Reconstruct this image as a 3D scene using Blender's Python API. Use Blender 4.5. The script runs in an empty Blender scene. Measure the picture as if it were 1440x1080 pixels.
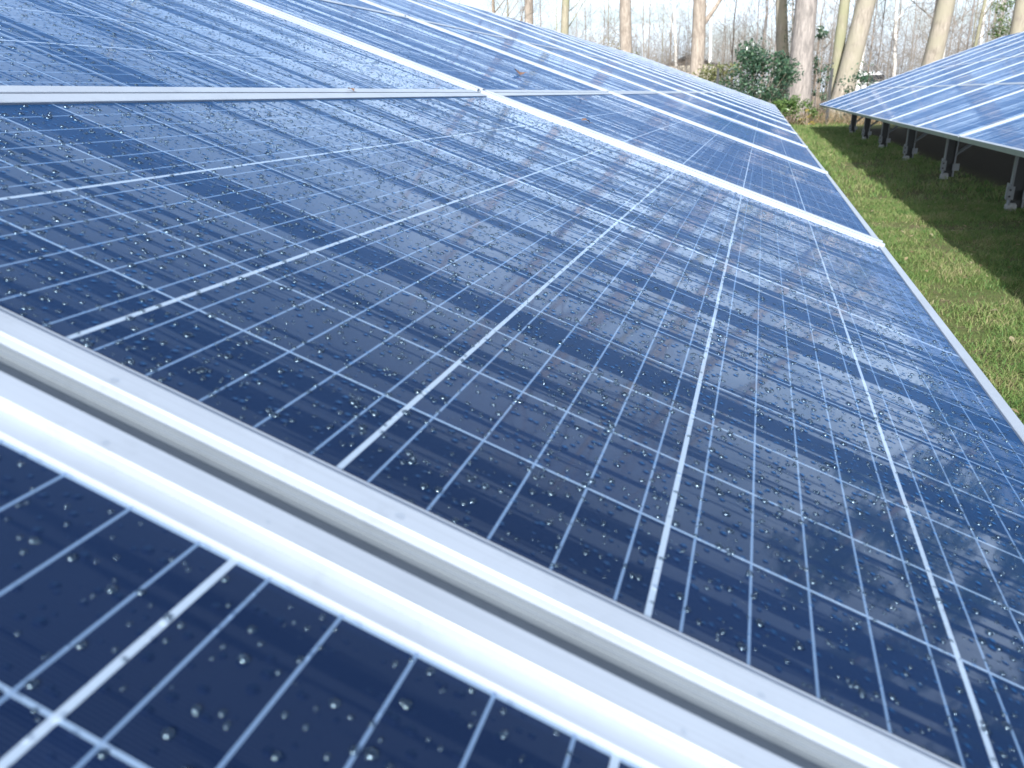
import bpy, bmesh, math, random
import numpy as np
from mathutils import Vector, Matrix
R = math.radians
random.seed(7)
rng = np.random.default_rng(7)
S = bpy.context.scene
COL = S.collection

# ------------------------------------------------------------------ camera, sky, sun, exposure
F_PX = 1059.8; YAW, PITCH, ROLL = .3143, .3602, -.0318
EDGE = .60                                   # height of the low edges of both arrays
CAMLOC = Vector((-.2858, 0, .3333 + EDGE))
def cam_axes():
    cy, sy, cp, sp = math.cos(YAW), math.sin(YAW), math.cos(PITCH), math.sin(PITCH)
    f = Vector((-sy*cp, cy*cp, -sp)); r = Vector((cy, sy, 0)); u = r.cross(f)
    cr, sr = math.cos(ROLL), math.sin(ROLL)
    return cr*r + sr*u, -sr*r + cr*u, f
AR, AU, AF = cam_axes()
cam = bpy.data.cameras.new('camera'); camo = bpy.data.objects.new('camera', cam); COL.objects.link(camo)
m = Matrix((AR, AU, -AF)).transposed().to_4x4(); m.translation = CAMLOC; camo.matrix_world = m
cam.sensor_width = 36; cam.lens = F_PX/1440*36; cam.clip_start = .02; cam.clip_end = 2000
cam.dof.use_dof = True; cam.dof.focus_distance = 1.15; cam.dof.aperture_fstop = 12
S.camera = camo
SUN_AZ, SUN_EL = R(172), R(31)               # azimuth from +Y towards +X
SUN_DIR = Vector((math.sin(SUN_AZ)*math.cos(SUN_EL), math.cos(SUN_AZ)*math.cos(SUN_EL), math.sin(SUN_EL)))
w = bpy.data.worlds.new('World'); S.world = w; w.use_nodes = True
nt = w.node_tree; bg = nt.nodes['Background']
sky = nt.nodes.new('ShaderNodeTexSky'); sky.sky_type = 'NISHITA'; sky.sun_disc = False
sky.sun_elevation = SUN_EL; sky.sun_rotation = SUN_AZ
sky.air_density = 1.0; sky.dust_density = 3.0; sky.ozone_density = 1.2
# thin broken white cloud over the blue
tc = nt.nodes.new('ShaderNodeTexCoord'); sx = nt.nodes.new('ShaderNodeSeparateXYZ'); nt.links.new(tc.outputs['Generated'], sx.inputs[0])
def wmath(op, a, b):
    n = nt.nodes.new('ShaderNodeMath'); n.operation = op
    for i, v in enumerate((a, b)):
        if isinstance(v, (int, float)): n.inputs[i].default_value = v
        else: nt.links.new(v, n.inputs[i])
    return n.outputs[0]
zz = wmath('ADD', wmath('MAXIMUM', sx.outputs[2], 0), .16)
cx = nt.nodes.new('ShaderNodeCombineXYZ'); nt.links.new(wmath('DIVIDE', sx.outputs[0], zz), cx.inputs[0]); nt.links.new(wmath('DIVIDE', sx.outputs[1], zz), cx.inputs[1])
cn = nt.nodes.new('ShaderNodeTexNoise'); cn.inputs['Scale'].default_value = 1.15; cn.inputs['Detail'].default_value = 7; cn.inputs['Roughness'].default_value = .56; cn.inputs['Distortion'].default_value = .4
nt.links.new(cx.outputs[0], cn.inputs['Vector'])
mr = nt.nodes.new('ShaderNodeMapRange'); mr.interpolation_type = 'SMOOTHSTEP'; nt.links.new(cn.outputs[0], mr.inputs[0])
mr.inputs[1].default_value = .34; mr.inputs[2].default_value = .58; mr.inputs[3].default_value = .34; mr.inputs[4].default_value = .92
hz = nt.nodes.new('ShaderNodeMapRange'); hz.interpolation_type = 'SMOOTHSTEP'; nt.links.new(sx.outputs[2], hz.inputs[0])   # whiter low down, clearer blue overhead
hz.inputs[1].default_value = .12; hz.inputs[2].default_value = .72; hz.inputs[3].default_value = 1.0; hz.inputs[4].default_value = .10
lowf = wmath('MULTIPLY', mr.outputs[0], hz.outputs[0])
mc = nt.nodes.new('ShaderNodeMix'); mc.data_type = 'RGBA'; nt.links.new(lowf, mc.inputs[0]); nt.links.new(sky.outputs[0], mc.inputs[6]); mc.inputs[7].default_value = (7.2, 8.7, 10.4, 1)
nt.links.new(mc.outputs[2], bg.inputs[0]); bg.inputs[1].default_value = .12
sun = bpy.data.lights.new('sun', 'SUN'); sun.energy = 5.0; sun.angle = R(.5); sun.color = (1, .99, .975)
suno = bpy.data.objects.new('sun', sun); COL.objects.link(suno)
suno.rotation_euler = SUN_DIR.to_track_quat('Z', 'Y').to_euler()
S.view_settings.view_transform = 'Standard'; S.view_settings.look = 'None'
S.view_settings.exposure = .82; S.view_settings.gamma = 1
S.render.engine = 'CYCLES'
S.cycles.use_denoising = True
S.cycles.max_bounces = 8; S.cycles.transmission_bounces = 6; S.cycles.transparent_max_bounces = 8
S.cycles.caustics_reflective = False; S.cycles.caustics_refractive = False
S.cycles.sample_clamp_indirect = 4

def at(x, y, Y):
    """a point seen at photo pixel (x, y), Y metres down the rows"""
    d = AF + AR*((x-720)/F_PX) - AU*((y-540)/F_PX)
    return CAMLOC + d*((Y-CAMLOC.y)/d.y)

# ------------------------------------------------------------------ helpers
def tag(o, label=None, cat=None, group=None, kind=None):
    if label: o['label'] = label
    if cat: o['category'] = cat
    if group: o['group'] = group
    if kind: o['kind'] = kind
    return o
def empty(name, loc=(0, 0, 0), rot=(0, 0, 0)):
    o = bpy.data.objects.new(name, None); COL.objects.link(o)
    o.location = loc; o.rotation_euler = rot; o.empty_display_size = .1
    return o
class MB:
    def __init__(s): s.v = []; s.f = []; s.c = []
    def quad(s, a, b, c, d): n = len(s.v); s.v += [a, b, c, d]; s.f.append((n, n+1, n+2, n+3))
    def box(s, x0, x1, y0, y1, z0, z1, M=None):
        P = [Vector((x, y, z)) for z in (z0, z1) for y in (y0, y1) for x in (x0, x1)]
        if M is not None: P = [M @ p for p in P]
        n = len(s.v); s.v += P
        s.f += [tuple(n+i for i in q) for q in ((0,2,3,1),(4,5,7,6),(0,1,5,4),(2,6,7,3),(0,4,6,2),(1,3,7,5))]
    def tube(s, pts, rad, n=6, cap=False):
        pts = [Vector(p) for p in pts]; rings = []; x = None
        for i, p in enumerate(pts):
            t = (pts[min(i+1, len(pts)-1)] - pts[max(i-1, 0)])
            if t.length < 1e-9: t = Vector((0, 0, 1))
            t.normalize()
            if x is None:
                x = t.orthogonal().normalized()
            else:
                x = (x - t*x.dot(t)); x = x.normalized() if x.length > 1e-6 else t.orthogonal().normalized()
            y = t.cross(x); k = len(s.v); rings.append(k)
            r = rad[i] if hasattr(rad, '__len__') else rad
            for j in range(n):
                a = 2*math.pi*j/n; s.v.append(p + (x*math.cos(a)+y*math.sin(a))*r)
        for a, b in zip(rings, rings[1:]):
            for j in range(n):
                s.f.append((a+j, a+(j+1) % n, b+(j+1) % n, b+j))
        if cap:
            s.f.append(tuple(rings[0]+j for j in range(n))[::-1]); s.f.append(tuple(rings[-1]+j for j in range(n)))
    def build(s, name, mat, parent=None, smooth=False, mats=None, fm=None):
        me = bpy.data.meshes.new(name); me.from_pydata([tuple(p) for p in s.v], [], s.f)
        for q in (mats or [mat]): me.materials.append(q)
        if fm is not None: me.polygons.foreach_set('material_index', fm)
        if smooth: me.polygons.foreach_set('use_smooth', [True]*len(me.polygons))
        me.update()
        o = bpy.data.objects.new(name, me); COL.objects.link(o)
        if parent: o.parent = parent
        return o
def np_mesh(name, V, Fq, mat, parent=None, smooth=False):
    """V (n,3) and Fq (m,k): a mesh from arrays"""
    V = np.asarray(V, np.float32); Fq = np.asarray(Fq, np.int32); k = Fq.shape[1]
    me = bpy.data.meshes.new(name)
    me.vertices.add(len(V)); me.vertices.foreach_set('co', V.ravel())
    me.loops.add(Fq.size); me.loops.foreach_set('vertex_index', Fq.ravel())
    me.polygons.add(len(Fq)); me.polygons.foreach_set('loop_start', np.arange(0, Fq.size, k, dtype=np.int32))
    me.polygons.foreach_set('loop_total', np.full(len(Fq), k, np.int32))
    if smooth: me.polygons.foreach_set('use_smooth', np.ones(len(Fq), bool))
    me.materials.append(mat); me.update(calc_edges=True); me.validate()
    o = bpy.data.objects.new(name, me); COL.objects.link(o)
    if parent: o.parent = parent
    return o
def copy_tree(o, parent=None):
    c = o.copy(); COL.objects.link(c)
    if parent: c.parent = parent
    for ch in list(o.children): copy_tree(ch, c)
    return c

# ------------------------------------------------------------------ materials
class N:
    def __init__(s, name):
        s.m = bpy.data.materials.new(name); s.m.use_nodes = True; s.t = s.m.node_tree
        s.b = s.t.nodes['Principled BSDF']
    def node(s, typ, **kw):
        n = s.t.nodes.new(typ)
        for k, v in kw.items(): setattr(n, k, v)
        return n
    def put(s, sock, v):
        if hasattr(v, 'is_linked') or isinstance(v, bpy.types.NodeSocket): s.t.links.new(v, sock)
        elif isinstance(v, (tuple, list)): sock.default_value = tuple(v) + ((1,) if len(v) == 3 and len(sock.default_value) == 4 else ())
        else: sock.default_value = v
    def math(s, op, a, b=None, c=None, clamp=False):
        n = s.node('ShaderNodeMath', operation=op, use_clamp=clamp)
        s.put(n.inputs[0], a)
        if b is not None: s.put(n.inputs[1], b)
        if c is not None: s.put(n.inputs[2], c)
        return n.outputs[0]
    def step(s, v, lo, hi):
        n = s.node('ShaderNodeMapRange', interpolation_type='SMOOTHSTEP')
        s.put(n.inputs[0], v); n.inputs[1].default_value = lo; n.inputs[2].default_value = hi
        return n.outputs[0]
    def noise(s, vec, scale, detail=3, rough=.5, dist=0):
        n = s.node('ShaderNodeTexNoise'); n.inputs['Scale'].default_value = scale
        n.inputs['Detail'].default_value = detail; n.inputs['Roughness'].default_value = rough; n.inputs['Distortion'].default_value = dist
        if vec is not None: s.put(n.inputs['Vector'], vec)
        return n.outputs[0]
    def scale(s, vec, sc, loc=(0, 0, 0)):
        n = s.node('ShaderNodeMapping'); s.put(n.inputs[0], vec)
        n.inputs['Scale'].default_value = sc; s.put(n.inputs['Location'], loc)
        return n.outputs[0]
    def mix(s, f, a, b):
        n = s.node('ShaderNodeMix', data_type='RGBA'); s.put(n.inputs[0], f); s.put(n.inputs[6], a); s.put(n.inputs[7], b)
        return n.outputs[2]
    def ramp(s, f, stops):
        n = s.node('ShaderNodeValToRGB'); s.put(n.inputs[0], f); e = n.color_ramp.elements
        while len(e) < len(stops): e.new(.5)
        for q, (p, c) in zip(e, stops): q.position = p; q.color = tuple(c)+(1,)
        return n.outputs[0]
    def bump(s, h, strength, dist):
        n = s.node('ShaderNodeBump'); s.put(n.inputs['Height'], h); n.inputs['Strength'].default_value = strength; n.inputs['Distance'].default_value = dist
        return n.outputs[0]
    def obj(s): return s.node('ShaderNodeTexCoord').outputs['Object']
    def pos(s): return s.node('ShaderNodeNewGeometry').outputs['Position']
    def set(s, **kw):
        for k, v in kw.items(): s.put(s.b.inputs[k.replace('_', ' ')], v)
        return s.m
def plain(name, col, rough=.6, metal=0, nz=.15, sc=8):
    n = N(name); f = n.noise(n.obj(), sc, 4)
    a = tuple(c*(1-nz) for c in col); b = tuple(min(1, c*(1+nz)) for c in col)
    n.set(Base_Color=n.ramp(f, [(.3, a), (.7, b)]), Roughness=rough, Metallic=metal)
    return n.m

# panel layout, metres in the panel's own frame: x along the row, y up the slope
PL, PW = 1.612, 1.008
LIP_S, LIP_LO, LIP_HI = .0265, .018, .022
GLASS_Z = -.0026
CELL_U, CELL_V, U0, V0 = .0771, .1585, LIP_S+.0045, .0208
UC = PL/2; CGAP = .003
def cell_material(name, lo):
    n = N(name); P = n.obj()
    sp = n.node('ShaderNodeSeparateXYZ'); n.put(sp.inputs[0], P); x, y = sp.outputs[0], sp.outputs[1]
    # half-cells are mirrored about a wider gap in the panel's middle
    ux = n.math('SUBTRACT', n.math('ABSOLUTE', n.math('SUBTRACT', x, UC)), CGAP)     # 0 at the middle gap's edge
    cu = n.math('MULTIPLY', n.math('PINGPONG', n.math('DIVIDE', ux, CELL_U), .5), CELL_U)   # distance to the nearest gap across
    vy = n.math('SUBTRACT', y, V0)
    cv = n.math('MULTIPLY', n.math('PINGPONG', n.math('DIVIDE', vy, CELL_V), .5), CELL_V)
    bb = n.math('MULTIPLY', n.math('PINGPONG', n.math('ADD', n.math('DIVIDE', vy, CELL_V/5), .5), .5), CELL_V/5)
    gap_u = n.math('MULTIPLY', n.math('LESS_THAN', cu, .00095), n.math('LESS_THAN', ux, CELL_U*9.5))
    mid = n.math('LESS_THAN', ux, 0.0008)
    end = n.math('GREATER_THAN', ux, CELL_U*10+.0035)
    gap_v = n.math('MULTIPLY', n.math('LESS_THAN', cv, .0016), n.math('LESS_THAN', n.math('ABSOLUTE', n.math('SUBTRACT', vy, CELL_V*3)), CELL_V*2.6))
    gap_s = n.math('MAXIMUM', gap_u, end); gap_b = n.math('MAXIMUM', mid, gap_v)
    bus = n.math('LESS_THAN', bb, .0007)
    # cells: navy silicon with the fine contact fingers running up the slope
    fin = n.math('LESS_THAN', n.math('PINGPONG', n.math('DIVIDE', x, .0016), .5), .13)
    cid = n.node('ShaderNodeTexWhiteNoise', noise_dimensions='2D')
    cb = n.node('ShaderNodeCombineXYZ'); n.put(cb.inputs[0], n.math('FLOOR', n.math('DIVIDE', ux, CELL_U))); n.put(cb.inputs[1], n.math('FLOOR', n.math('DIVIDE', vy, CELL_V)))
    n.put(cid.inputs['Vector'], cb.outputs[0])
    base = n.mix(cid.outputs[0], (.0022, .0074, .0275), (.0034, .0102, .0365))
    base = n.mix(n.math('MULTIPLY', fin, .07), base, (.16, .24, .42))
    col = n.mix(gap_s, base, (.165, .24, .35)); col = n.mix(gap_b, col, (.25, .32, .41))
    col = n.mix(n.math('MULTIPLY', bus, n.math('SUBTRACT', 1, n.math('MULTIPLY', gap_u, .5))), col, (.105, .17, .28))
    # where a film of water lies on the glass it is a mirror, in runs down the slope; between them the glass is matt
    oi = n.node('ShaderNodeObjectInfo')
    off = n.node('ShaderNodeVectorMath', operation='SCALE'); n.put(off.inputs[0], oi.outputs['Location']); off.inputs['Scale'].default_value = 3.7
    s1 = n.noise(n.scale(P, (17, .22, 1), off.outputs[0]), 1, 2, .55)
    s2 = n.noise(n.scale(P, (90, 1.0, 1), off.outputs[0]), 1, 2, .6)
    s3 = n.noise(n.scale(P, (330, 9, 1), off.outputs[0]), 1, 1, .5)
    s4 = n.noise(n.scale(P, (2.2, 1.6, 1), off.outputs[0]), 1, 2, .5)
    f = n.math('ADD', n.math('MULTIPLY', s1, 1.0), n.math('MULTIPLY', s2, .85))
    f = n.math('ADD', f, n.math('MULTIPLY', s3, .30)); f = n.math('ADD', f, n.math('MULTIPLY', s4, .35))
    wet = n.step(f, lo, lo+.06)
    # small drops standing on the film
    vo = n.node('ShaderNodeTexVoronoi', feature='F1', voronoi_dimensions='2D'); n.put(vo.inputs['Vector'], P); vo.inputs['Scale'].default_value = 135
    sep = n.node('ShaderNodeSeparateColor'); n.put(sep.inputs[0], vo.outputs['Color'])
    rad = n.math('MULTIPLY', n.math('SUBTRACT', sep.outputs[0], .25), .46)
    dot = n.math('LESS_THAN', vo.outputs['Distance'], rad)
    wet = n.math('MULTIPLY', wet, n.math('SUBTRACT', 1, dot))
    hgt = n.math('ADD', n.math('MULTIPLY', n.math('MAXIMUM', n.math('SUBTRACT', rad, vo.outputs['Distance']), 0), 6), n.math('MULTIPLY', n.noise(P, 420, 2), .3))
    dull = n.math('SUBTRACT', 1, wet)
    nrm = n.node('ShaderNodeBump'); n.put(nrm.inputs['Height'], hgt); nrm.inputs['Distance'].default_value = .0012; n.put(nrm.inputs['Strength'], n.math('MULTIPLY', dull, .35))
    n.set(Base_Color=col, Roughness=.40, IOR=1.14, Coat_IOR=1.40, Coat_Roughness=.045, Sheen_Weight=.32, Sheen_Roughness=.36, Sheen_Tint=(.055, .36, 1.0))
    n.put(n.b.inputs['Coat Weight'], n.math('ADD', n.math('MULTIPLY', wet, 1.0), .015))
    n.put(n.b.inputs['Normal'], nrm.outputs[0])
    return n.m
def alu_material(name, col=(.40, .455, .53), rough=.42):
    n = N(name); P = n.obj()
    f = n.noise(P, 6, 4); g = n.noise(P, 160, 3)
    base = n.ramp(f, [(.25, tuple(c*.80 for c in col)), (.75, col)])
    gr = n.step(n.noise(P, 34, 7, .68), .52, .74)
    br = n.noise(n.scale(P, (700, 5, 60)), 1, 3, .6)        # drawn metal: fine lines along the short sides
    base = n.mix(n.math('MULTIPLY', n.step(br, .45, .72), .30), base, tuple(c*.62 for c in col))
    base = n.mix(n.math('MULTIPLY', gr, .25), base, tuple(c*.50 for c in col))
    n.set(Base_Color=base, Metallic=.25,
          Roughness=n.math('ADD', n.math('MULTIPLY', g, .14), rough-.07))
    n.put(n.b.inputs['Normal'], n.bump(g, .12, .0008))
    return n.m
M_CELL = cell_material('wet_solar_cells', 1.185)
M_CELL_DRY = cell_material('half_dry_solar_cells', 1.29)
M_ALU = alu_material('anodised_aluminium')
M_STEEL = alu_material('galvanised_steel', (.24, .26, .28), .5)
M_DARKSTEEL = alu_material('dark_steel_web_shade', (.05, .055, .06), .55)  # shade on the post web put into this dark tone; bolts share it
M_GAP_SHADE = alu_material('gap_shade_grey', (.19, .225, .26), .5)
M_CONC = plain('pale_concrete', (.30, .30, .29), .9)
M_PLUG = plain('white_plastic', (.75, .75, .75), .5)
M_BACK = plain('backsheet_grey', (.5, .5, .52), .6)
def water_material(body=.75, glint=.09):
    n = N('water'); n.set(Base_Color=(.80, .91, 1), Roughness=.05, IOR=1.33, Transmission_Weight=1)
    tr = n.node('ShaderNodeBsdfTransparent'); mx = n.node('ShaderNodeMixShader'); mx.inputs[0].default_value = body
    n.t.links.new(tr.outputs[0], mx.inputs[1]); n.t.links.new(n.b.outputs[0], mx.inputs[2]); gl = n.node('ShaderNodeBsdfGlossy'); gl.inputs['Roughness'].default_value = .19; gl.inputs[0].default_value = (.50, .76, 1, 1); m2 = n.node('ShaderNodeMixShader'); m2.inputs[0].default_value = glint
    n.t.links.new(mx.outputs[0], m2.inputs[1]); n.t.links.new(gl.outputs[0], m2.inputs[2]); n.t.links.new(m2.outputs[0], n.t.nodes['Material Output'].inputs[0])
    return n.m
M_WATER = water_material()
M_BEAD = water_material(.08, .06)

# ------------------------------------------------------------------ one solar panel: frame + glass (+ backsheet, plugs)
def loop_profile(prof):
    """extrude a (fraction of lip, height) profile round the four sides with mitred corners"""
    b = MB()
    rings = []
    for d, z in prof:
        u0, u1, v0, v1 = d*LIP_S, PL-d*LIP_S, d*LIP_LO, PW-d*LIP_HI
        k = len(b.v); rings.append(k)
        b.v += [Vector((u0, v0, z)), Vector((u1, v0, z)), Vector((u1, v1, z)), Vector((u0, v1, z))]
    for a, c in zip(rings, rings[1:]):
        for j in range(4): b.f.append((a+j, a+(j+1) % 4, c+(j+1) % 4, c+j))
    return b
def make_panel():
    root = empty('solar_panel')
    prof = [(.9, -.0345), (0, -.035), (0, -.0006), (.03, 0), (.97, 0), (1.0, -.0006), (1.0, -.0050)]
    fb = loop_profile(prof)
    for sg, u in ((1, 0.0), (-1, PL)):     # raised bead along both short sides, bevelled
        pr = [(-.0004, -.0030), (-.0004, .0052), (.0005, .0061), (.0145, .0061), (.0154, .0052), (.0144, -.0030)]
        k = len(fb.v); n = len(pr)
        for v in (.005, PW-.0010): fb.v += [Vector((u+sg*d, v, z)) for d, z in pr]
        for i in range(n-1): fb.f.append((k+i, k+i+1, k+n+i+1, k+n+i))
        fb.f += [tuple(k+i for i in range(n)), tuple(k+n+i for i in range(n))]
    fr = fb.build('frame', M_ALU, root)
    for sg, u in ((1, 0.0), (-1, PL)):     # added ledged rail, its grey painting the shade in the gap between two panels
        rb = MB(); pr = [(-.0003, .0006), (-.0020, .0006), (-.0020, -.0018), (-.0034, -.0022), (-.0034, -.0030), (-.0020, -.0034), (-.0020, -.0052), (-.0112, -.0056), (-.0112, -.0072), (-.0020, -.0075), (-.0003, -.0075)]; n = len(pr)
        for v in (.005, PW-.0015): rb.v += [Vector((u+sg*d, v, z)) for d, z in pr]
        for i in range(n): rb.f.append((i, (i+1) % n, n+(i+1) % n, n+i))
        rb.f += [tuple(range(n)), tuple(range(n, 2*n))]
        rb.build('gap_shade_rail', M_GAP_SHADE, root)
    bv = MB(); z = GLASS_Z
    bv.quad(Vector((LIP_S*.98, LIP_LO*.98, z)), Vector((PL-LIP_S*.98, LIP_LO*.98, z)), Vector((PL-LIP_S*.98, PW-LIP_HI*.98, z)), Vector((LIP_S*.98, PW-LIP_HI*.98, z)))
    bv.build('glass', M_CELL, root)
    bk = MB(); z = -.0110
    bk.quad(Vector((.003, .003, z)), Vector((.003, PW-.003, z)), Vector((PL-.003, PW-.003, z)), Vector((PL-.003, .003, z)))
    bk.build('backsheet', M_BACK, root)
    return root
ALPHA = .3574; ALPHA_R = .3449
GAP_X = 1.0399
TIER = 1.012; PITCH_Y = 1.686
ORD = ['nearest', 'second', 'third', 'fourth', 'fifth', 'sixth', 'seventh', 'eighth', 'ninth', 'tenth', 'eleventh', 'twelfth', 'thirteenth', 'fourteenth', 'farthest']
TN = ['bottom', 'second', 'third', 'top']
proto = make_panel()
def left_matrix(t, y0):
    """panel frame on the left array: x runs down the row (+Y), y runs up the slope (-X)"""
    U = Vector((0, 1, 0)); V = Vector((-math.cos(ALPHA), 0, math.sin(ALPHA))); n = U.cross(V)
    if n.z < 0: n = -n
    M = Matrix((U, V, n)).transposed().to_4x4(); o = V*(t*TIER); M.translation = Vector((o.x, y0, EDGE+o.z)); return M
def right_matrix(t, y1):
    U = Vector((0, -1, 0)); V = Vector((math.cos(ALPHA_R), 0, math.sin(ALPHA_R))); n = U.cross(V)
    M = Matrix((U, V, n)).transposed().to_4x4(); o = V*(t*TIER); M.translation = Vector((GAP_X+o.x, y1, EDGE+o.z)); return M
def seam(k): return .241 if k == 1 else (-1.394 if k == 0 else 1.876 + (k-2)*PITCH_Y)
NCOL = 14
first = True
panels = {}
def place(M, sx, label, group, dry=True):
    global first
    o = proto if first else copy_tree(proto)
    first = False
    o.matrix_world = M @ Matrix.Diagonal((sx, 1, 1, 1))
    for c in o.children:                   # the material hangs on the object, so copies share one mesh
        if c.name.startswith('glass'): c.material_slots[0].link = 'OBJECT'; c.material_slots[0].material = M_CELL_DRY if dry else M_CELL
    tag(o, label, 'solar panel', group)
    return o
for t in range(4):
    for k in range(NCOL):
        a, b = seam(k), seam(k+1)
        where = {0: 'cut by the near photo edge', 1: 'beaded with rain', NCOL-1: 'at the tree end'}.get(k, 'streaked with rain')
        panels[(t, k)] = place(left_matrix(t, a+.0115), (b-a-.023)/PL,
              'solar panel %s, %s column, %s tier, left array' % (where, ORD[k], TN[t]), 'panels of the left array', k > 1)
YR = [6.246 + PITCH_Y*(k-6) for k in range(16)]      # seams of the right array, -3.87 .. 21.42
for t in range(4):
    for k in range(15):  # nearest columns, out of view, are added to shade the posts and underside
        place(right_matrix(t, YR[k+1]-.0115), (PITCH_Y-.023)/PL,
              'silver framed solar panel, %s column from the trees, %s tier, right array' % (ORD[14-k], TN[t]), 'panels of the right array')

# ------------------------------------------------------------------ posts and rails carrying the arrays
D_POST = .62; POST_STEP = 2.46
def slope_z(d): return EDGE + d*math.tan(ALPHA_R) - .115
def make_post():
    root = empty('support_post'); h = slope_z(D_POST)
    b = MB()                               # C profile, web facing the row's end
    W, Fl, T = .115, .05, .004
    b.box(-W/2, W/2, -T/2, T/2, .02, h); b.build('web', M_DARKSTEEL, root)
    for q in ((-W/2-.002, -W/2+.012, -Fl), (W/2-.012, W/2+.002, -Fl*.4)):
        b = MB(); b.box(q[0], q[1], q[2], -T/2-.001, .02, h); b.build('flange', M_STEEL, root)
    for q in ((-W/2-.012, -W/2-.003, -.062, .030, .09, .21), (-W/2-.03, -W/2+.022, -.070, -.063, .09, .19), (W/2-.03, W/2+.035, -.064, -.056, .09, .16)):
        b = MB(); b.box(*q); b.build('bracket', M_STEEL, root)
    for (x, z) in ((-W/2-.008, .165), (-W/2-.008, .115)):
        b = MB(); b.tube([(x, -.076, z), (x, -.066, z)], .009, 6, True); b.build('bolt', M_DARKSTEEL, root)
    b = MB(); b.tube([(-.03, -.02, -.05), (-.03, -.02, .045), (-.03, -.02, .06)], [.045, .042, .03], 10, True); b.build('foot', M_CONC, root)
    b = MB(); x0 = W/2; b.tube([(x0, .03, h*.35), (x0+.95, .03, h+.95*math.tan(ALPHA_R)-.04)], .02, 6, True); b.build('brace', M_STEEL, root)
    return root
pp = make_post()
post_y = [1.6 + POST_STEP*k for k in range(-0, 9)]
PY0 = 6.95
pys = [PY0 + POST_STEP*k for k in range(-2, 6)]
for i, y in enumerate(pys):
    o = pp if i == 0 else copy_tree(pp)
    o.location = (GAP_X + D_POST, y, 0)
    tag(o, 'galvanised steel post with bolted bracket under the right array, %s from the camera' % ORD[i], 'post', 'posts under the right array')
for i, y in enumerate(pys):
    o = copy_tree(pp); o.location = (-D_POST, y+.4, 0); o.rotation_euler.z = math.pi
    tag(o, 'galvanised steel post with bolted bracket under the left array, %s from the camera' % ORD[i], 'post', 'posts under the left array')
def rail(name, x, z, y0, y1, label, grp):
    b = MB(); b.box(-.02, .02, y0, y1, -.03, .03)
    o = b.build(name, M_STEEL); o.location = (x, 0, z); tag(o, label, 'rail', grp); return o
for d, nm in ((D_POST, 'lower'), (3.2, 'upper')):
    rail('mounting_rail', -d, slope_z(d)+.045, seam(0)+.1, seam(NCOL)-.1, 'long steel mounting rail under the left array, %s of the two' % nm, 'rails under the left array')
    rail('mounting_rail', GAP_X + d, slope_z(d)+.045, YR[0]+.1, YR[-1]-.1, 'long steel mounting rail under the right array, %s of the two' % nm, 'rails under the right array')

# ------------------------------------------------------------------ water drops on the nearest panels
def drops(name, panel, density, sides, rings, u_rng, v_rng, label, seed, rmax=.0034, zb=GLASS_Z, flat=1.0, mat=None):
    g = np.random.default_rng(seed)
    n = int(density*(u_rng[1]-u_rng[0])*(v_rng[1]-v_rng[0]))
    cu = g.uniform(*u_rng, n); cv = g.uniform(*v_rng, n)
    r = .0007 + (rmax-.0007)*g.beta(1.3, 4.0, n)
    r *= np.where(g.random(n) < .25, .55, 1)
    prof = [(1.0, -.0006)] + [(math.cos(a), math.sin(a)) for a in np.linspace(.02, math.pi/2*.86, rings)]
    el = g.uniform(.85, 1.3, n); hh = g.uniform(.50, .75, n)*flat
    V = []
    ang = np.arange(sides)*2*math.pi/sides
    for pr, pz in prof:
        x = cu[:, None] + r[:, None]*pr*np.cos(ang)[None]; y = cv[:, None] + r[:, None]*pr*np.sin(ang)[None]*el[:, None]
        z = np.broadcast_to((-.0040 + (pz*r*hh if pz > 0 else np.full(n, -.0004)))[:, None] + (zb+.0040), x.shape)
        V.append(np.stack([x, y, z], -1))
    V = np.stack(V, 1)                         # n, rings+1, sides, 3
    top = np.stack([cu, cv, zb + r*hh], -1)[:, None, :]
    nr = len(prof); per = nr*sides + 1
    Vf = np.concatenate([V.reshape(n, nr*sides, 3), top], 1).reshape(-1, 3)
    fq = []
    for i in range(nr-1):
        for j in range(sides): fq.append((i*sides+j, i*sides+(j+1) % sides, (i+1)*sides+(j+1) % sides))
        for j in range(sides): fq.append((i*sides+j, (i+1)*sides+(j+1) % sides, (i+1)*sides+j))
    for j in range(sides): fq.append(((nr-1)*sides+j, (nr-1)*sides+(j+1) % sides, nr*sides))
    fq = np.array(fq)[None] + (np.arange(n)*per)[:, None, None]
    o = np_mesh(name, Vf, fq.reshape(-1, 3), mat or M_WATER, None, True)
    M = panel.matrix_world.copy(); o.matrix_world = M
    tag(o, label, 'water drops', None, 'stuff')
    return o
def frame_drops(panel, u0, u1, n, label, seed):
    return drops('water_drops', panel, n/((u1-u0)*(PW-.02)), 9, 3, (u0, u1), (.01, PW-.01), label, seed, .0052, .0054, .42, M_BEAD)
gu, gv = (LIP_S+.003, PL-LIP_S-.003), (LIP_LO+.003, PW-LIP_HI-.003)
bpy.context.view_layer.update()
frame_drops(panels[(0, 1)], .003, .0115, 60, 'flat rain beads on the silver frame edge of the middle panel', 8)
frame_drops(panels[(0, 0)], PL-.0115, PL-.003, 70, 'flat rain beads on the silver frame edge of the nearest panel', 9)
drops('water_drops', panels[(0, 0)], 8500, 10, 4, (PL-.42, gu[1]), gv, 'clear rain drops on the nearest panel in the bottom left corner', 1, .0032)
drops('water_drops', panels[(0, 1)], 11500, 9, 4, gu, gv, 'clear rain drops beading on the large panel in the middle', 2)
drops('water_drops', panels[(1, 1)], 8000, 6, 3, gu, gv, 'clear rain drops on the panel above the pale rail at upper left', 3)
drops('water_drops', panels[(0, 2)], 4500, 6, 2, gu, gv, 'clear rain drops on the bottom tier panel beyond the second white seam', 4)
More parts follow.
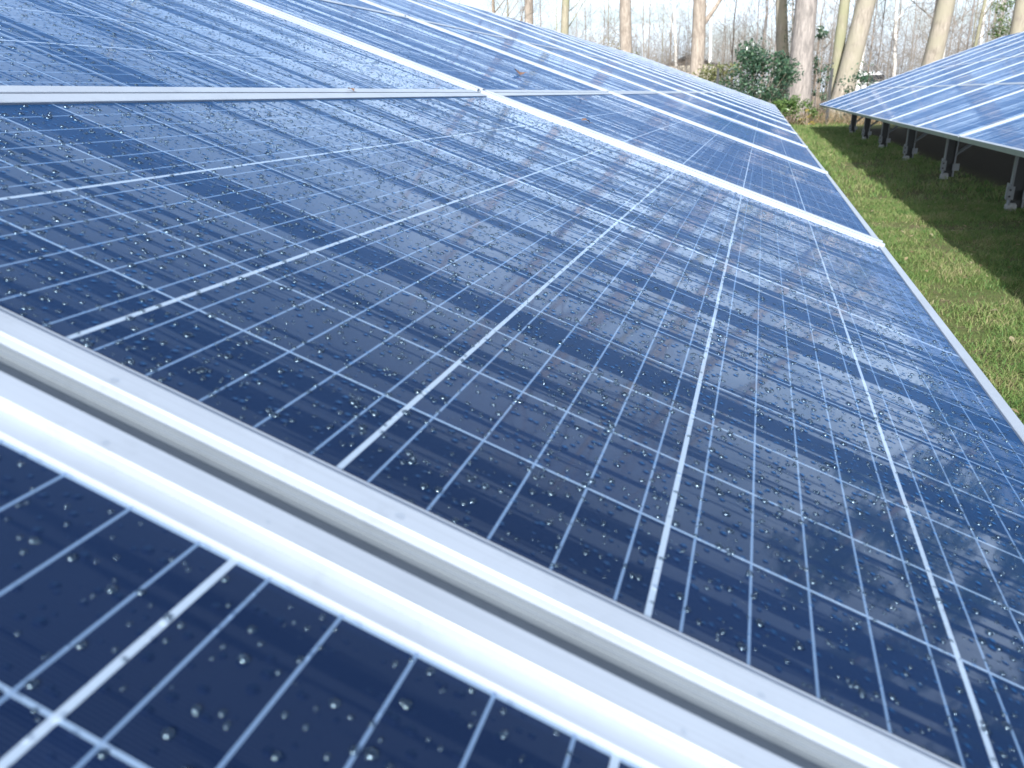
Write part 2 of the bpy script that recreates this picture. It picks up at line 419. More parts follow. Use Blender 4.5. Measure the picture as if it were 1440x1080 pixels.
drops('water_drops', panels[(1, 2)], 3500, 5, 2, gu, gv, 'clear rain drops on the second tier panel beyond the second white seam', 5)

# ------------------------------------------------------------------ fallen leaves lying on the panels
M_LEAF = plain('dead_leaf', (.15, .085, .055), .7, 0, .4, 60)
def fallen_leaf(s, y, size, rot, label):
    b = MB(); n = 7
    pts = []
    for i in range(n+1):
        t = i/n; wdt = math.sin(math.pi*min(1, t*1.02))**.8*.42*(1+.25*math.sin(t*19)); cz = .10*math.sin(t*4)+.06*t
        pts.append(((t-.5), wdt, cz))
    for i in range(n):
        for sg in (-1, 1):
            a, c = pts[i], pts[i+1]
            b.quad(Vector((a[0], 0, a[2])), Vector((c[0], 0, c[2])), Vector((c[0], sg*c[1], c[2]+.32*c[1])), Vector((a[0], sg*a[1], a[2]+.32*a[1])))
    b.tube([(-.5, 0, 0), (-.8, .05, .08)], [.02, .012], 4)
    o = b.build('fallen_leaf', M_LEAF)
    V = Vector((-math.cos(ALPHA), 0, math.sin(ALPHA))); nn = Vector((math.sin(ALPHA), 0, math.cos(ALPHA)))
    M = Matrix((Vector((0, 1, 0)), V, nn)).transposed().to_4x4(); M.translation = V*s + Vector((0, y, EDGE)) + nn*.002
    o.matrix_world = M @ Matrix.Rotation(rot, 4, 'Z') @ Matrix.Scale(size, 4)
    tag(o, label, 'leaf', 'dead leaves on the left array'); return o
def left_sy(x, y):
    d = AF + AR*((x-720)/F_PX) - AU*((y-540)/F_PX); nn = Vector((math.sin(ALPHA), 0, math.cos(ALPHA)))
    C = CAMLOC - Vector((0, 0, EDGE)); P = C + d*(-C.dot(nn)/d.dot(nn)); return math.hypot(P.x, P.z), P.y
for (x, y, sz, rt, lb) in ((730, 105, .055, .4, 'curled brown dead leaf lying on the wet panels near the top of the photo'),
                           (493, 128, .014, 1.3, 'tiny reddish dead leaf caught on the pale rail between the lower two tiers'),
                           (823, 172, .026, 2.2, 'flat brownish dead leaf just past the thick white seam')):
    fallen_leaf(*left_sy(x, y), sz, rt, lb)

# ------------------------------------------------------------------ ground and grass
def ground_material():
    n = N('field_ground'); P = n.pos()
    a = n.noise(P, 1.3, 5, .6); b = n.noise(P, 9, 5, .65); c = n.noise(P, 60, 4, .7)
    f = n.math('ADD', n.math('MULTIPLY', a, .5), n.math('MULTIPLY', b, .5))
    col = n.ramp(f, [(.30, (.085, .065, .042)), (.42, (.15, .125, .07)), (.50, (.10, .13, .04)), (.62, (.12, .16, .05)), (.75, (.18, .17, .08))])
    col = n.mix(n.math('MULTIPLY', c, .45), col, (.11, .10, .05))
    sp = n.node('ShaderNodeSeparateXYZ'); n.put(sp.inputs[0], P)
    wood = n.step(n.math('ADD', sp.outputs[1], n.math('MULTIPLY', a, 3)), 25.0, 27.5)
    col = n.mix(wood, col, n.ramp(b, [(.3, (.075, .050, .030)), (.7, (.15, .105, .065))]))
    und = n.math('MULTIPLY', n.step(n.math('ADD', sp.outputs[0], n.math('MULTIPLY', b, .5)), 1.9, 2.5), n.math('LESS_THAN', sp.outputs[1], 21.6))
    col = n.mix(und, col, n.ramp(c, [(.3, (.035, .028, .02)), (.7, (.06, .05, .034))]))       # bare soil, darkened to carry the deep shade under the right array
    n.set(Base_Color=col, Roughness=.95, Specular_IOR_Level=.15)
    n.put(n.b.inputs['Normal'], n.bump(n.math('ADD', b, n.math('MULTIPLY', c, .6)), .8, .04))
    return n.m
b = MB(); b.quad(Vector((-260, -60, 0)), Vector((260, -60, 0)), Vector((260, 400, 0)), Vector((-260, 400, 0)))
b.build('ground', ground_material()); tag(bpy.data.objects['ground'], kind='structure')
def blade_material(name, stops):
    n = N(name); oi = n.node('ShaderNodeTexCoord').outputs['Object']
    g = n.node('ShaderNodeNewGeometry')
    f = n.math('ADD', n.math('MULTIPLY', n.noise(n.scale(oi, (1, 1, .02)), 3.2, 4, .65), 1.5), -.25)
    f = n.math('ADD', n.math('MULTIPLY', f, .62), n.math('MULTIPLY', g.outputs['Random Per Island'], .38))
    n.set(Base_Color=n.ramp(f, stops), Roughness=.55, Specular_IOR_Level=.3)
    n.put(n.b.inputs['Transmission Weight'], 0)
    tr = n.node('ShaderNodeBsdfTranslucent'); n.put(tr.inputs[0], n.ramp(f, stops))
    mx = n.node('ShaderNodeMixShader'); mx.inputs[0].default_value = .38
    n.t.links.new(n.b.outputs[0], mx.inputs[1]); n.t.links.new(tr.outputs[0], mx.inputs[2])
    n.t.links.new(mx.outputs[0], n.t.nodes['Material Output'].inputs[0])
    return n.m
M_GRASS = blade_material('grass_blades', [(.20, (.055, .120, .036)), (.40, (.12, .22, .058)), (.54, (.20, .275, .085)), (.68, (.30, .28, .14)), (.88, (.43, .36, .22))])
def vnoise(x, y, sc, seed):
    g = np.random.default_rng(seed); T = g.random((64, 64)); X = x*sc; Y = y*sc
    i = np.floor(X).astype(int); j = np.floor(Y).astype(int); fx = X-i; fy = Y-j; fx = fx*fx*(3-2*fx); fy = fy*fy*(3-2*fy)
    q = lambda a, c: T[a % 64, c % 64]
    return (q(i, j)*(1-fx)+q(i+1, j)*fx)*(1-fy) + (q(i, j+1)*(1-fx)+q(i+1, j+1)*fx)*fy
def grass(name, n, x0, x1, y0, y1, h0, h1, wdt, seed, label, mat=None, thin=True):
    g = np.random.default_rng(seed)
    x = g.uniform(x0, x1, n); y = y0 + (y1-y0)*g.random(n)**(1.7 if thin else 1)
    d = .55*vnoise(x, y, 2.3, seed)+.45*vnoise(x, y, 8, seed+1)
    keep = g.random(n) < np.clip((d-.20)*3.0, .14, 1); x, y, d = x[keep], y[keep], d[keep]; n = len(x)
    h = g.uniform(h0, h1, n)*(.5+d); a = g.uniform(0, 2*math.pi, n); lean = g.uniform(.3, 1.5, n)*h
    dx, dy = np.cos(a), np.sin(a); b2 = g.uniform(0, 2*math.pi, n); wx, wy = np.cos(b2)*wdt*g.uniform(.6, 1.4, n), np.sin(b2)*wdt*g.uniform(.6, 1.4, n)
    sc = 1 + (y-y0)/25
    wx *= sc; wy *= sc
    z = np.zeros(n)
    P = [np.stack([x-wx, y-wy, z], -1), np.stack([x+wx, y+wy, z], -1),
         np.stack([x+dx*lean*.35+wx*.8, y+dy*lean*.35+wy*.8, z+h*.6], -1), np.stack([x+dx*lean*.35-wx*.8, y+dy*lean*.35-wy*.8, z+h*.6], -1),
         np.stack([x+dx*lean+wx*.15, y+dy*lean+wy*.15, z+h*.85], -1), np.stack([x+dx*lean-wx*.15, y+dy*lean-wy*.15, z+h*.85], -1)]
    V = np.stack(P, 1).reshape(-1, 3); base = np.arange(n)[:, None]*6
    Fq = np.concatenate([base+np.array([[0, 1, 2, 3]]), base+np.array([[3, 2, 4, 5]])], 1).reshape(-1, 4)
    o = np_mesh(name, V, Fq, mat or M_GRASS, None, False); tag(o, label, 'grass', None, 'stuff'); return o
grass('grass', 175000, -.2, 1.75, 1.3, 7.5, .014, .036, .0012, 11, 'short patchy green and straw grass in the aisle between the arrays')
grass('rough_grass', 62000, -.8, 1.95, 7.5, 26, .03, .07, .0026, 13, 'short green grass at the tree end of the aisle', thin=False)
M_STRAW = blade_material('dry_stalks', [(.2, (.16, .12, .06)), (.5, (.28, .21, .12)), (.8, (.36, .29, .18))])
grass('dry_grass', 5000, -3, 12, 23.4, 27.5, .15, .55, .006, 17, 'tall pale dry grass at the foot of the trees', M_STRAW, False)
def litter(n, x0, x1, y0, y1, seed):
    g = np.random.default_rng(seed); x = g.uniform(x0, x1, n); y = y0+(y1-y0)*g.random(n)**1.6; s = g.uniform(.008, .022, n); a = g.uniform(0, 6.28, n)
    ca, sa = np.cos(a)*s, np.sin(a)*s; z = g.uniform(.012, .035, n); t = g.uniform(-.4, .4, n)*s
    V = np.stack([np.stack([x-ca, y-sa, z-t], -1), np.stack([x-sa*.5, y+ca*.5, z+s*.3], -1), np.stack([x+ca, y+sa, z+t], -1), np.stack([x+sa*.5, y-ca*.5, z+s*.2], -1)], 1).reshape(-1, 3)
    o = np_mesh('leaf_litter', V, np.arange(4*n).reshape(-1, 4), M_LITTER); tag(o, 'small pale dead leaves scattered in the grass', 'leaf litter', None, 'stuff')
M_LITTER = blade_material('pale_dead_leaf', [(.2, (.22, .12, .06)), (.5, (.38, .30, .18)), (.8, (.45, .42, .28))])
litter(420, 0, 1.9, 1.2, 12, 5)

# ------------------------------------------------------------------ trees
def bark(name, lo, hi, moss=None, band=False):
    n = N(name); P = n.obj()
    f = n.noise(n.scale(P, (5, 5, 1.1)), 3, 6, .65); g = n.noise(P, 1.4, 3)
    col = n.ramp(f, [(.28, lo), (.68, hi)])
    col = n.mix(n.math('MULTIPLY', n.step(n.noise(n.scale(P, (1, 1, .6)), 2.6, 5, .7), .50, .66), .55), col, tuple(c*.9 for c in lo))
    if moss: col = n.mix(n.step(g, .38, .62), col, moss)
    if band: col = n.mix(n.step(n.noise(n.scale(P, (1, 1, 9)), 3, 4), .60, .66), col, (.08, .07, .06))
    n.set(Base_Color=col, Roughness=.9, Specular_IOR_Level=.2)
    n.put(n.b.inputs['Normal'], n.bump(f, .7, .03))
    return n.m
B_TAN = bark('tan_bark', (.17, .14, .115), (.38, .335, .285))
B_PINK = bark('pinkish_bark', (.15, .138, .13), (.34, .305, .28))
B_MOSS = bark('mossy_bark', (.17, .15, .12), (.37, .33, .28), (.28, .26, .20))
B_OLIVE = bark('olive_bark', (.20, .18, .13), (.35, .325, .25), (.25, .25, .16))
B_BIRCH = bark('white_birch_bark', (.62, .58, .52), (.80, .78, .74), None, True)
B_DARK = bark('grey_brown_bark', (.14, .11, .085), (.30, .25, .20))
B_TWIG = bark('twig_bark', (.17, .152, .13), (.32, .29, .255))
def grow(mb, tw, p, d, L, r, depth, rnd, sides, spread=.75, gravity=.12):
    """a limb and the branches along it; twigs go in their own mesh"""
    n = 4 if depth > 1 else 3
    pts = [p.copy()]; q = p.copy(); dd = d.copy()
    for i in range(n):
        dd = (dd + Vector((rnd.uniform(-1, 1), rnd.uniform(-1, 1), rnd.uniform(-.6, 1)))*.24 + Vector((0, 0, gravity))).normalized()
        q = q + dd*(L/n); pts.append(q.copy())
    (mb if depth > 1 else tw).tube(pts, [r*(1-.75*i/n) for i in range(n+1)], sides if depth > 1 else 3)
    if depth <= 0: return
    kids = {3: 6, 2: 6, 1: 5}[depth]
    for i in range(kids):
        t = .28+.72*(i+rnd.random())/kids; k = min(n-1, int(t*n)); base = pts[k].lerp(pts[k+1], t*n-k if t*n-k < 1 else 1)
        ax = (pts[k+1]-pts[k]).normalized(); side = ax.orthogonal().normalized(); side.rotate(Matrix.Rotation(rnd.uniform(0, 6.28), 3, ax))
        nd = (ax*(1-spread*.55)+side*spread).normalized()
        grow(mb, tw, base, nd, L*rnd.uniform(.38, .62)*(1.15-.4*t), r*(1-.75*t)*.55+.002, depth-1, rnd, max(3, sides-1), spread, gravity*.6)
def make_tree(name, seed, height, r0, lean, mat, first_limb, limbs, label, group=None, depth=2, wob=.25, sides=10, limb_len=.30, fork=None, extra=None):
    rnd = random.Random(seed); root = empty(name); tr = MB(); tw = MB()
    n = 14; pts = []; rad = []
    ox = oy = 0
    for i in range(n+1):
        t = i/n; h = height*t
        ox += rnd.uniform(-1, 1)*wob*height/120; oy += rnd.uniform(-1, 1)*wob*height/120
        pts.append(Vector((lean[0]*h + ox, lean[1]*h + oy, h)))
        fl = 1 + .55*math.exp(-h/.35)
        rad.append((r0*fl if i == 0 else r0*fl*(1-.82*t**1.15))*rnd.uniform(.97, 1.03))
    pts[0].z = -.3
    dense = [pts[0], pts[0].lerp(pts[1], .35), pts[0].lerp(pts[1], .65)]+pts[1:]
    drad = [rad[0], r0*1.18, r0*1.04]+rad[1:]
    tr.tube(dense, drad, sides+4)
    for i in range(limbs):
        t = first_limb + (1-first_limb)*(i+rnd.random()*.8)/limbs; k = min(n-1, int(t*n)); p = pts[k].lerp(pts[k+1], t*n-k)
        a = rnd.uniform(0, 6.28); up = .35+.9*t
        d = Vector((math.cos(a), math.sin(a), up)).normalized(); L = height*limb_len*(1.25-.75*t)
        grow(tr, tw, p, d, L, rad[k]*.42, depth, rnd, 5)
    if extra: extra(tr, tw, pts, rad, rnd)
    o = tr.build('trunk', mat, root, True); tw.build('crown', B_TWIG, root)
    if label: tag(root, label, 'tree', group)
    return root
def stand(root, x0, y0, x1, y1, Y):
    """put a tree so that its stem runs through two photo points at depth Y; returns its lean"""
    pass
def tree_at(name, xt, yt, xb, yb, wpx, Y, mat, label, seed, height, first_limb=.44, limbs=7, **kw):
    A, Bp = at(xt, yt, Y), at(xb, yb, Y); lean = (A.x-Bp.x)/(A.z-Bp.z); bx = Bp.x - lean*Bp.z
    r0 = wpx/F_PX*Y/math.cos(.36)*.5*1.02
    o = make_tree(name, seed, height, r0, (lean, 0), mat, first_limb, limbs, label, **kw); o.location = (bx, Y, 0); return o
TR = 'large bare trees at the end of the arrays'
tree_at('beech_tree', 745, 0, 745, 33, 13.0, 42, B_TAN, 'bare tree with a straight tan trunk, leftmost above the panels', 1, 20, group=TR)
tree_at('alder_tree', 794.5, 0, 793, 47, 11.5, 44, B_OLIVE, 'bare tree with a thin greenish mossy trunk, second from left above the panels', 2, 19, group=TR)
tree_at('beech_tree', 881, 0, 882, 70, 16, 38, B_TAN, 'bare tree with a smooth pale tan trunk rising over the far ridge of panels', 3, 21, group=TR)
def limb985(tr, tw, pts, rad, rnd):
    p = Vector((pts[0].x, 0, 3.3)); grow(tr, tw, p, Vector((.75, .1, 1)).normalized(), 3.6, .11, 2, rnd, 6)
tree_at('beech_tree', 985.5, 0, 981, 105, 17, 33, B_TAN, 'bare tree with tan trunk and a limb branching right, left of the holly', 4, 20, group=TR, extra=limb985)
ivy_tree = tree_at('ivy_clad_tree', 1098, 0, 1100, 80, 14, 31, B_MOSS, 'bare tree with green ivy climbing its mossy trunk behind the holly', 5, 18, group=TR)
tree_at('beech_tree', 1134, 0, 1123, 130, 25.5, 27.5, B_PINK, 'thickest bare tree, pinkish grey trunk between holly and fence post', 6, 21, group=TR, wob=.12)
tree_at('alder_tree', 1190, 0, 1174, 125, 13, 29.6, B_OLIVE, 'bare tree with a mossy olive trunk, slimmer stem of the leaning pair', 7, 17, group=TR, wob=.12)
tree_at('beech_tree', 1218, 0, 1187, 125, 22, 29, B_MOSS, 'bare tree with a thick leaning trunk, right stem of the leaning pair', 8, 19, group=TR, wob=.12)
tree_at('oak_tree', 1327, 0, 1308, 88, 20, 34, B_MOSS, 'bare tree with a bent tan trunk rising over the right array', 9, 18, group=TR, wob=.3)
tree_at('oak_tree', 1439, 0, 1430, 48, 15, 33, B_MOSS, 'bare tree with a brown trunk at the right edge of the photo', 10, 18, group=TR)
BR = 'thin white birches in the wood'
for i, (xt, yt, xb, yb, wp, Y, lb) in enumerate((
        (1226, 0, 1211, 95, 5, 40, 'thin white birch just right of the leaning pair of trunks'),
        (1336, 0, 1327, 60, 5, 42, 'thin white birch hugging the right side of the bent trunk'),
        (1262, 0, 1257, 105, 4.5, 46, 'thin pale birch above the far corner of the right array'),
        (1388, 0, 1380, 60, 4.0, 46, 'thin pale birch over the right array, halfway to the photo edge'),
        (1413, 0, 1408, 50, 3.6, 50, 'thin white birch near the right photo edge'),
        (1001, 20, 999, 110, 4.0, 37, 'thin white birch beside the tan trunk with the limb'),
        (948, 30, 950, 90, 3.6, 48, 'thin pale sapling in front of the shed roof'))):
    tree_at('birch_tree', xt, yt, xb, yb, wp, Y, B_BIRCH, lb, 40+i, 13, .3, 9, group=BR, sides=5, limb_len=.22)
# the wood behind: five kinds of slim bare tree, copied; each copy its own thing
slim = [make_tree('bare_tree', 100+i, h, r, (random.uniform(-.05, .05), 0), mt, fl, lb, None, depth=2, sides=4, wob=.7, limb_len=.30)
        for i, (h, r, mt, fl, lb) in enumerate(((8, .05, B_DARK, .12, 11), (9.5, .07, B_TWIG, .15, 11), (7, .045, B_DARK, .08, 11), (10.5, .085, B_OLIVE, .2, 10), (9, .06, B_PINK, .18, 11)))]
rt = random.Random(3); cnt = 0
used = set()
def put_slim(x, y, sc, label, group):
    i = rt.randrange(5)
    o = slim[i] if i not in used else copy_tree(slim[i]); used.add(i)
    o.location = (x, y, 0); o.rotation_euler.z = rt.uniform(0, 6.28); o.scale = (sc,)*3
    tag(o, label, 'tree', group)
for k in range(84):
    Y = rt.uniform(40, 80); px = 690 + (1470-690)*((k+.5)/84)**.85 + rt.uniform(-9, 9)
    put_slim(at(px, 128, Y).x, Y, rt.uniform(.75, 1.25), 'slim bare tree among many in the brown wood behind the arrays', 'slim bare trees in the wood')
for k in range(14):    # the wood goes on to the left, out of the picture but mirrored in the wet glass
    a = R(-66 + k*3.6); d = rt.uniform(26, 40)
    put_slim(math.sin(a)*d, math.cos(a)*d, rt.uniform(1.2, 1.7), 'slim bare tree beyond the left array', 'bare trees beyond the left array')
for k in range(6):
    a = R(24 + k*5); d = rt.uniform(30, 42)
    put_slim(math.sin(a)*d, math.cos(a)*d, rt.uniform(1.2, 1.6), 'slim bare tree beyond the right array', 'bare trees beyond the right array')
# far thicket: one mass of stems nobody could count
def thicket(name, n, x0, x1, y0, y1, h0, h1, r, seed, label, mat, cat='thicket', bend=.25, br=4):
    rnd = random.Random(seed); b = MB()
    for i in range(n):
        x, y, h = rnd.uniform(x0, x1), rnd.uniform(y0, y1), rnd.uniform(h0, h1); a = rnd.uniform(0, 6.28); k = rnd.uniform(0, bend)*h
        p = [Vector((x, y, -.05)), Vector((x+math.cos(a)*k*.3, y+math.sin(a)*k*.3, h*.5)), Vector((x+math.cos(a)*k, y+math.sin(a)*k, h))]
        rr = r*rnd.uniform(.6, 1.4); b.tube(p, [rr, rr*.7, rr*.2], 3)
        for j in range(br):
            t = rnd.uniform(.2, .95); q = p[0].lerp(p[2], t); c = rnd.uniform(0, 6.28); l = h*rnd.uniform(.15, .38)
            e = q+Vector((math.cos(c)*l, math.sin(c)*l, l*rnd.uniform(.2, 1))); b.tube([q, q.lerp(e, .5)+Vector((0, 0, -.06*l)), e], [rr*.5, rr*.35, rr*.12], 3)
    o = b.build(name, mat); tag(o, label, cat, None, 'stuff'); return o
thicket('undergrowth', 3400, -20, 36, 38, 78, 1.5, 5.5, .009, 21, 'brown bare undergrowth filling the wood between the trunks', B_TWIG, 'undergrowth', .4, 10)
thicket('far_wood', 1100, -25, 80, 80, 125, 4, 11, .024, 22, 'far off bare wood as one brown mass', B_TWIG, 'wood', .2, 12)
thicket('brambles', 420, -4, 12, 24.2, 28.5, .4, 1.3, .006, 23, 'bare arching brambles below the trunks at the tree line', B_TWIG, 'brambles', 1.0, 5)

# ------------------------------------------------------------------ evergreen shrubs, ivy
def leaf_material(name, dark, mid, light):
    n = N(name); g = n.node('ShaderNodeNewGeometry')
    stops = [(.1, dark), (.55, mid), (.92, light)]
    n.set(Base_Color=n.ramp(g.outputs['Random Per Island'], stops), Roughness=.32, Specular_IOR_Level=.55)
    tr = n.node('ShaderNodeBsdfTranslucent'); n.put(tr.inputs[0], light)
    mx = n.node('ShaderNodeMixShader'); mx.inputs[0].default_value = .25
    n.t.links.new(n.b.outputs[0], mx.inputs[1]); n.t.links.new(tr.outputs[0], mx.inputs[2]); n.t.links.new(mx.outputs[0], n.t.nodes['Material Output'].inputs[0])
    return n.m
L_HOLLY = leaf_material('holly_leaf', (.020, .050, .032), (.035, .085, .048), (.09, .16, .09))
L_IVY = leaf_material('ivy_leaf', (.022, .050, .028), (.040, .090, .045), (.10, .16, .08))
L_OLIVE = leaf_material('olive_leaf', (.07, .09, .03), (.14, .16, .06), (.24, .24, .11))
L_GREEN = leaf_material('bright_green_leaf', (.04, .085, .02), (.075, .14, .035), (.15, .22, .07))
L_YELLOW = leaf_material('yellow_leaf', (.25, .20, .04), (.45, .36, .07), (.55, .45, .12))
def leaf_cloud(g, centres, radii, n, s0, s1):
    k = g.integers(0, len(centres), n); c = np.asarray(centres)[k]; rr = np.asarray(radii)[k]
    d = g.normal(size=(n, 3)); d /= np.linalg.norm(d, axis=1)[:, None]
    p = c + d*rr*(g.random((n, 1))**.45)
    a = g.normal(size=(n, 3)); a /= np.linalg.norm(a, axis=1)[:, None]; b2 = np.cross(a, g.normal(size=(n, 3))); b2 /= np.linalg.norm(b2, axis=1)[:, None]
    s = g.uniform(s0, s1, (n, 1))
    return np.stack([p-a*s, p+b2*s*.5, p+a*s, p-b2*s*.5], 1).reshape(-1, 3)
def shrub(name, loc, wx, wy, h, clumps, n, s0, s1, mat, label, seed, cat='shrub', gappy=1.0, stem=True):
    g = np.random.default_rng(seed); root = empty(name, loc); tag(root, label, cat)
    ang = g.uniform(0, 6.28, clumps); rad = g.random(clumps)**.6; zz = g.uniform(.12, 1.0, clumps)
    prof = np.sin(np.clip(zz*.8+.25, 0, 1)*math.pi)*.5+.5
    C = np.stack([np.cos(ang)*rad*wx/2*prof, np.sin(ang)*rad*wy/2*prof, zz*h*(.88+.12*g.random(clumps))], -1)
    rr = (g.uniform(.13, .27, (clumps, 1))*min(wx, h))*gappy*np.array([[1, 1, .8]])
    V = leaf_cloud(g, C, rr, n, s0, s1); V[:, 2] = np.maximum(V[:, 2], .02)
    np_mesh('foliage', V, np.arange(len(V)).reshape(-1, 4), mat, root)
    if stem:
        b = MB()
        for c in C[:max(5, clumps//3)]:
            b.tube([(g.uniform(-.15, .15)*wx*.4, g.uniform(-.1, .1)*wy*.4, -.05), (c[0]*.5, c[1]*.5, c[2]*.55), tuple(c)], [.02, .014, .006], 4)
        b.build('stems', B_DARK, root)
    return root
P = at(1066, 128, 25.6); shrub('holly_shrub', (P.x, 25.6, 0), 2.6, 1.9, 2.2, 30, 5200, .035, .065, L_HOLLY, 'large dark green holly shrub between the arrays and the thickest trunk', 31, .85)
P = at(1012, 128, 27); shrub('privet_shrub', (P.x, 27, 0), 1.8, 1.5, 1.9, 26, 2600, .03, .06, L_OLIVE, 'yellowish green shrub left of the dark holly', 32, gappy=1.15)
P = at(1105, 128, 24.0); shrub('privet_shrub', (P.x, 24.0, 0), 1.0, 1.0, .75, 14, 1500, .025, .05, L_GREEN, 'low green shrub at the far end of the left array', 33)
P = at(1128, 128, 24.6); shrub('privet_shrub', (P.x, 24.6, 0), .95, .8, .85, 12, 700, .025, .05, L_GREEN, 'small bright green shrub in front of the thickest trunk', 34, gappy=1.1)
P = at(1139, 128, 24.3); shrub('yellow_shrub', (P.x, 24.3, 0), .35, .3, .42, 6, 90, .02, .04, L_YELLOW, 'tiny shrub with yellow leaves at the grass edge', 35, gappy=1.2)
P = at(1153, 128, 28.0); shrub('holly_sapling', (P.x, 28.0, 0), .95, .8, 3.0, 16, 520, .035, .06, L_HOLLY, 'tall loose holly sapling right of the thickest trunk', 36, gappy=.8)
P = at(1205, 128, 25.5); shrub('laurel_shrub', (P.x, 25.5, 0), 1.6, .9, 1.55, 16, 900, .03, .055, L_HOLLY, 'thin leafy shrub just behind the far corner of the right array', 37, gappy=1.0)
P = at(1247, 128, 28); shrub('laurel_shrub', (P.x, 28, 0), 1.8, .9, 1.35, 12, 200, .03, .055, L_IVY, 'sparse shrub in front of the white van', 38, gappy=1.1)
P = at(1395, 128, 40); shrub('conifer_shrub', (P.x, 40, 0), 1.6, 1.6, 4.3, 22, 2200, .03, .07, L_GREEN, 'green bush in the wood above the right array', 39)
P = at(870, 128, 44); shrub('conifer_shrub', (P.x, 44, 0), 3.2, 2.0, 3.8, 22, 2200, .04, .08, L_OLIVE, 'hazy green bush behind the pale tan trunk', 43)
for k, (a, d, h) in enumerate(((26, 31, 14), (33, 33, 16), (41, 30, 13))):
    x, y = math.sin(R(a))*d, math.cos(R(a))*d
    o = shrub('evergreen_tree', (x, y, 0), 5.2, 5.2, h, 44, 9000, .08, .16, L_HOLLY, 'tall dark evergreen tree beyond the right array, %s of three' % ORD[k], 60+k, 'tree', .75, False)
    o['group'] = 'evergreen trees beyond the right array'
    b = MB(); b.tube([(0, 0, -.2), (.1, 0, h*.5), (0, .1, h*.97)], [.28, .2, .04], 8); b.build('trunk', B_DARK, o)
# ivy on its trunk, and the ivy crown that darkens the glass's mirror image
def ivy(tree, r, z0, z1, n, seed):
    g = np.random.default_rng(seed); zz = g.uniform(z0, z1, n); a = g.normal(.4, 1.1, n); keep = vnoise(a*2+9, zz, 1.6, seed) > .36; zz, a = zz[keep], a[keep]
    C = np.stack([np.cos(a)*r, -np.abs(np.sin(a))*r, zz], -1)
    V = leaf_cloud(g, C, np.full((len(C), 1), .16), len(C), .035, .06)
    o = np_mesh('ivy', V, np.arange(len(V)).reshape(-1, 4), L_IVY, tree); o['label'] = 'green ivy climbing the trunk'
ivy(ivy_tree, .24, .2, 7.5, 2600, 51)

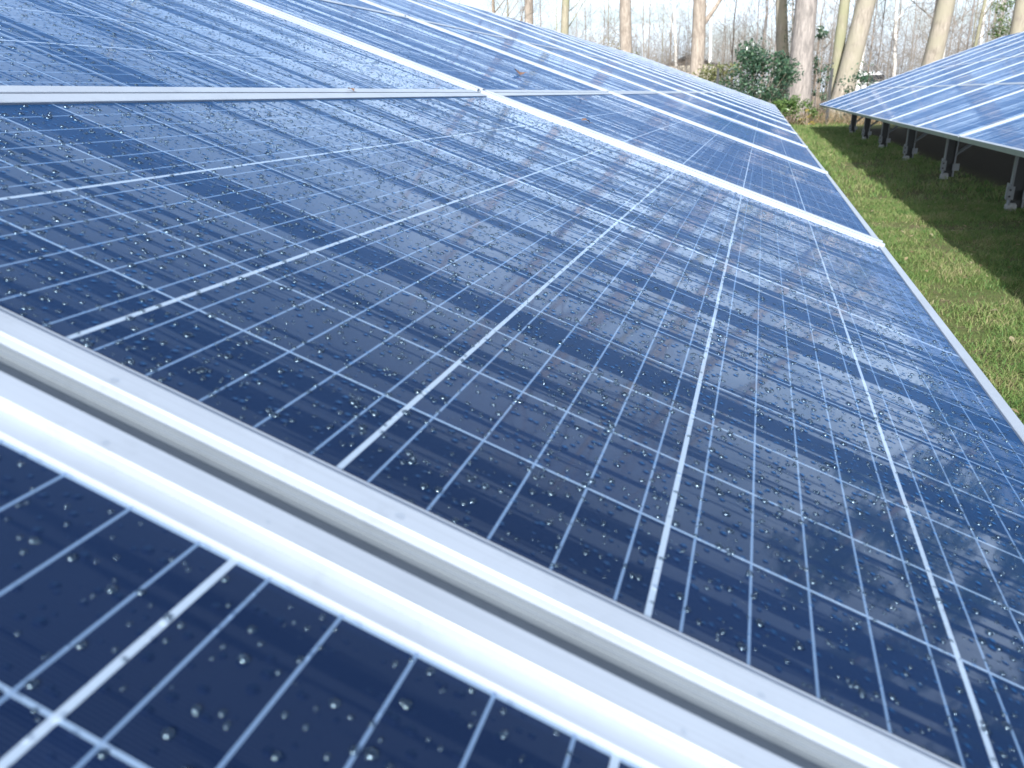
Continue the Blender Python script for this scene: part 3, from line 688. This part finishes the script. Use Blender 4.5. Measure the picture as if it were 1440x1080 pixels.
# ------------------------------------------------------------------ fence posts, shed, van
M_BLACK = plain('black_paint', (.018, .020, .022), .5)
for (xt, yt, xb, yb, Y, lb) in ((1176, 97, 1167, 172, 24.6, 'black steel fence post behind the far corner of the right array'),
                                (1009, 98, 1008, 118, 25.0, 'black steel fence post at the left side of the yellowish shrub')):
    root = empty('fence_post', (at(xb, 128, Y).x, Y, 0)); tag(root, lb, 'fence post', 'fence posts at the tree line')
    b = MB(); hh = at(xt, yt, Y).z; b.box(-.035, .035, -.03, .03, -.2, hh); b.build('post', M_BLACK, root)
    b = MB(); b.box(-.04, .04, -.035, .035, hh, hh+.02); b.build('cap', M_BLACK, root)
    for q in (.3, .75, 1.2, 1.6):
        b = MB(); b.box(-.02, .02, -.042, -.0305, q, q+.05); b.build('clip', M_BLACK, root)
def shed():
    Y = 62; c = at(968, 128, Y); top = at(968, 76, Y).z; eave = at(945, 93, Y).z; hw = 1.9
    root = empty('shed', (c.x, Y, 0)); tag(root, 'distant shed with a dark pitched roof and pale walls behind the tan trunk', 'shed')
    b = MB(); b.box(-hw, hw, 0, 5, -.1, eave); b.build('wall', plain('cream_boards', (.55, .50, .40), .8), root)
    b = MB(); n = len(b.v)
    ov = .35; z0 = eave-.06
    for y in (-.3, 5.3): b.v += [Vector((-hw-ov, y, z0)), Vector((0, y, top)), Vector((hw+ov, y, z0)), Vector((hw+ov-.12, y, z0-.02)), Vector((0, y, top-.14)), Vector((-hw-ov+.12, y, z0-.02))]
    for i in range(6): b.f.append((i, (i+1) % 6, 6+(i+1) % 6, 6+i))
    b.f += [(0, 5, 4, 1), (1, 4, 3, 2), (6, 7, 10, 11), (7, 8, 9, 10)]
    b.build('roof', plain('dark_slate', (.045, .048, .055), .7), root)
    b = MB(); b.v += [Vector((-hw, .002, eave)), Vector((hw, .002, eave)), Vector((0, .002, top-.16))]; b.f.append((0, 1, 2)); b.build('gable', plain('dark_boards', (.10, .08, .06), .8), root)
    b = MB(); b.box(-.5, .5, -.04, -.002, .05, 2.0); b.build('door', plain('brown_door', (.12, .08, .05), .6), root)
shed()
def van():
    Y = 46; a = at(1208, 128, Y); c = at(1246, 128, Y); W = c.x-a.x+.25; top = at(1222, 100, Y).z
    root = empty('parked_van', ((a.x+c.x)/2, Y, 0)); tag(root, 'white van parked behind the shrubs beyond the right array', 'van')
    prof = [(0, .35), (0, .95), (.12, 1.10), (.95, 1.22), (1.45, top-.12), (1.75, top), (4.3, top-.02), (4.45, top-.2), (4.5, .35)]
    b = MB(); hw = W/2; n = len(prof)
    for sx, tp in ((-1, 1), (1, 1)):
        for (y, z) in prof: b.v.append(Vector((sx*hw*(1 if z < 1.25 else .93), y, z)))
    for i in range(n): b.f.append((i, (i+1) % n, n+(i+1) % n, n+i))
    b.f += [tuple(range(n))[::-1], tuple(range(n, 2*n))]
    wp = N('white_van_paint'); wp.set(Base_Color=(.78, .78, .76), Roughness=.3, Coat_Weight=.5)
    b.build('body', wp.m, root)
    gl = N('dark_window'); gl.set(Base_Color=(.02, .025, .03), Roughness=.08)
    b = MB(); e = .012
    b.quad(Vector((-hw*.84, .99-e, 1.26)), Vector((hw*.84, .99-e, 1.26)), Vector((hw*.80, 1.41-e*2, top-.17)), Vector((-hw*.80, 1.41-e*2, top-.17))); b.build('windscreen', gl.m, root)
    for sx in (-1, 1):
        b = MB(); x = sx*(hw*.955+.03); b.quad(Vector((x, 1.25, 1.28)), Vector((x, 2.2, 1.28)), Vector((x, 2.2, top-.25)), Vector((x, 1.5, top-.25))); b.build('side_window', gl.m, root)
        b = MB(); b.box(sx*hw*.55-.16, sx*hw*.55+.16, -.03, .0, .68, .86); b.build('headlight', M_PLUG, root)
    for sx in (-1, 1):
        for y in (.8, 3.6):
            b = MB(); b.tube([(sx*hw-.11*sx, y, .33), (sx*hw+.015*sx, y, .33)], .33, 16, True); b.build('wheel', M_BLACK, root)
    b = MB(); b.box(-.26, .26, -.02, -.003, .42, .53); b.build('number_plate', M_PLUG, root)
van()
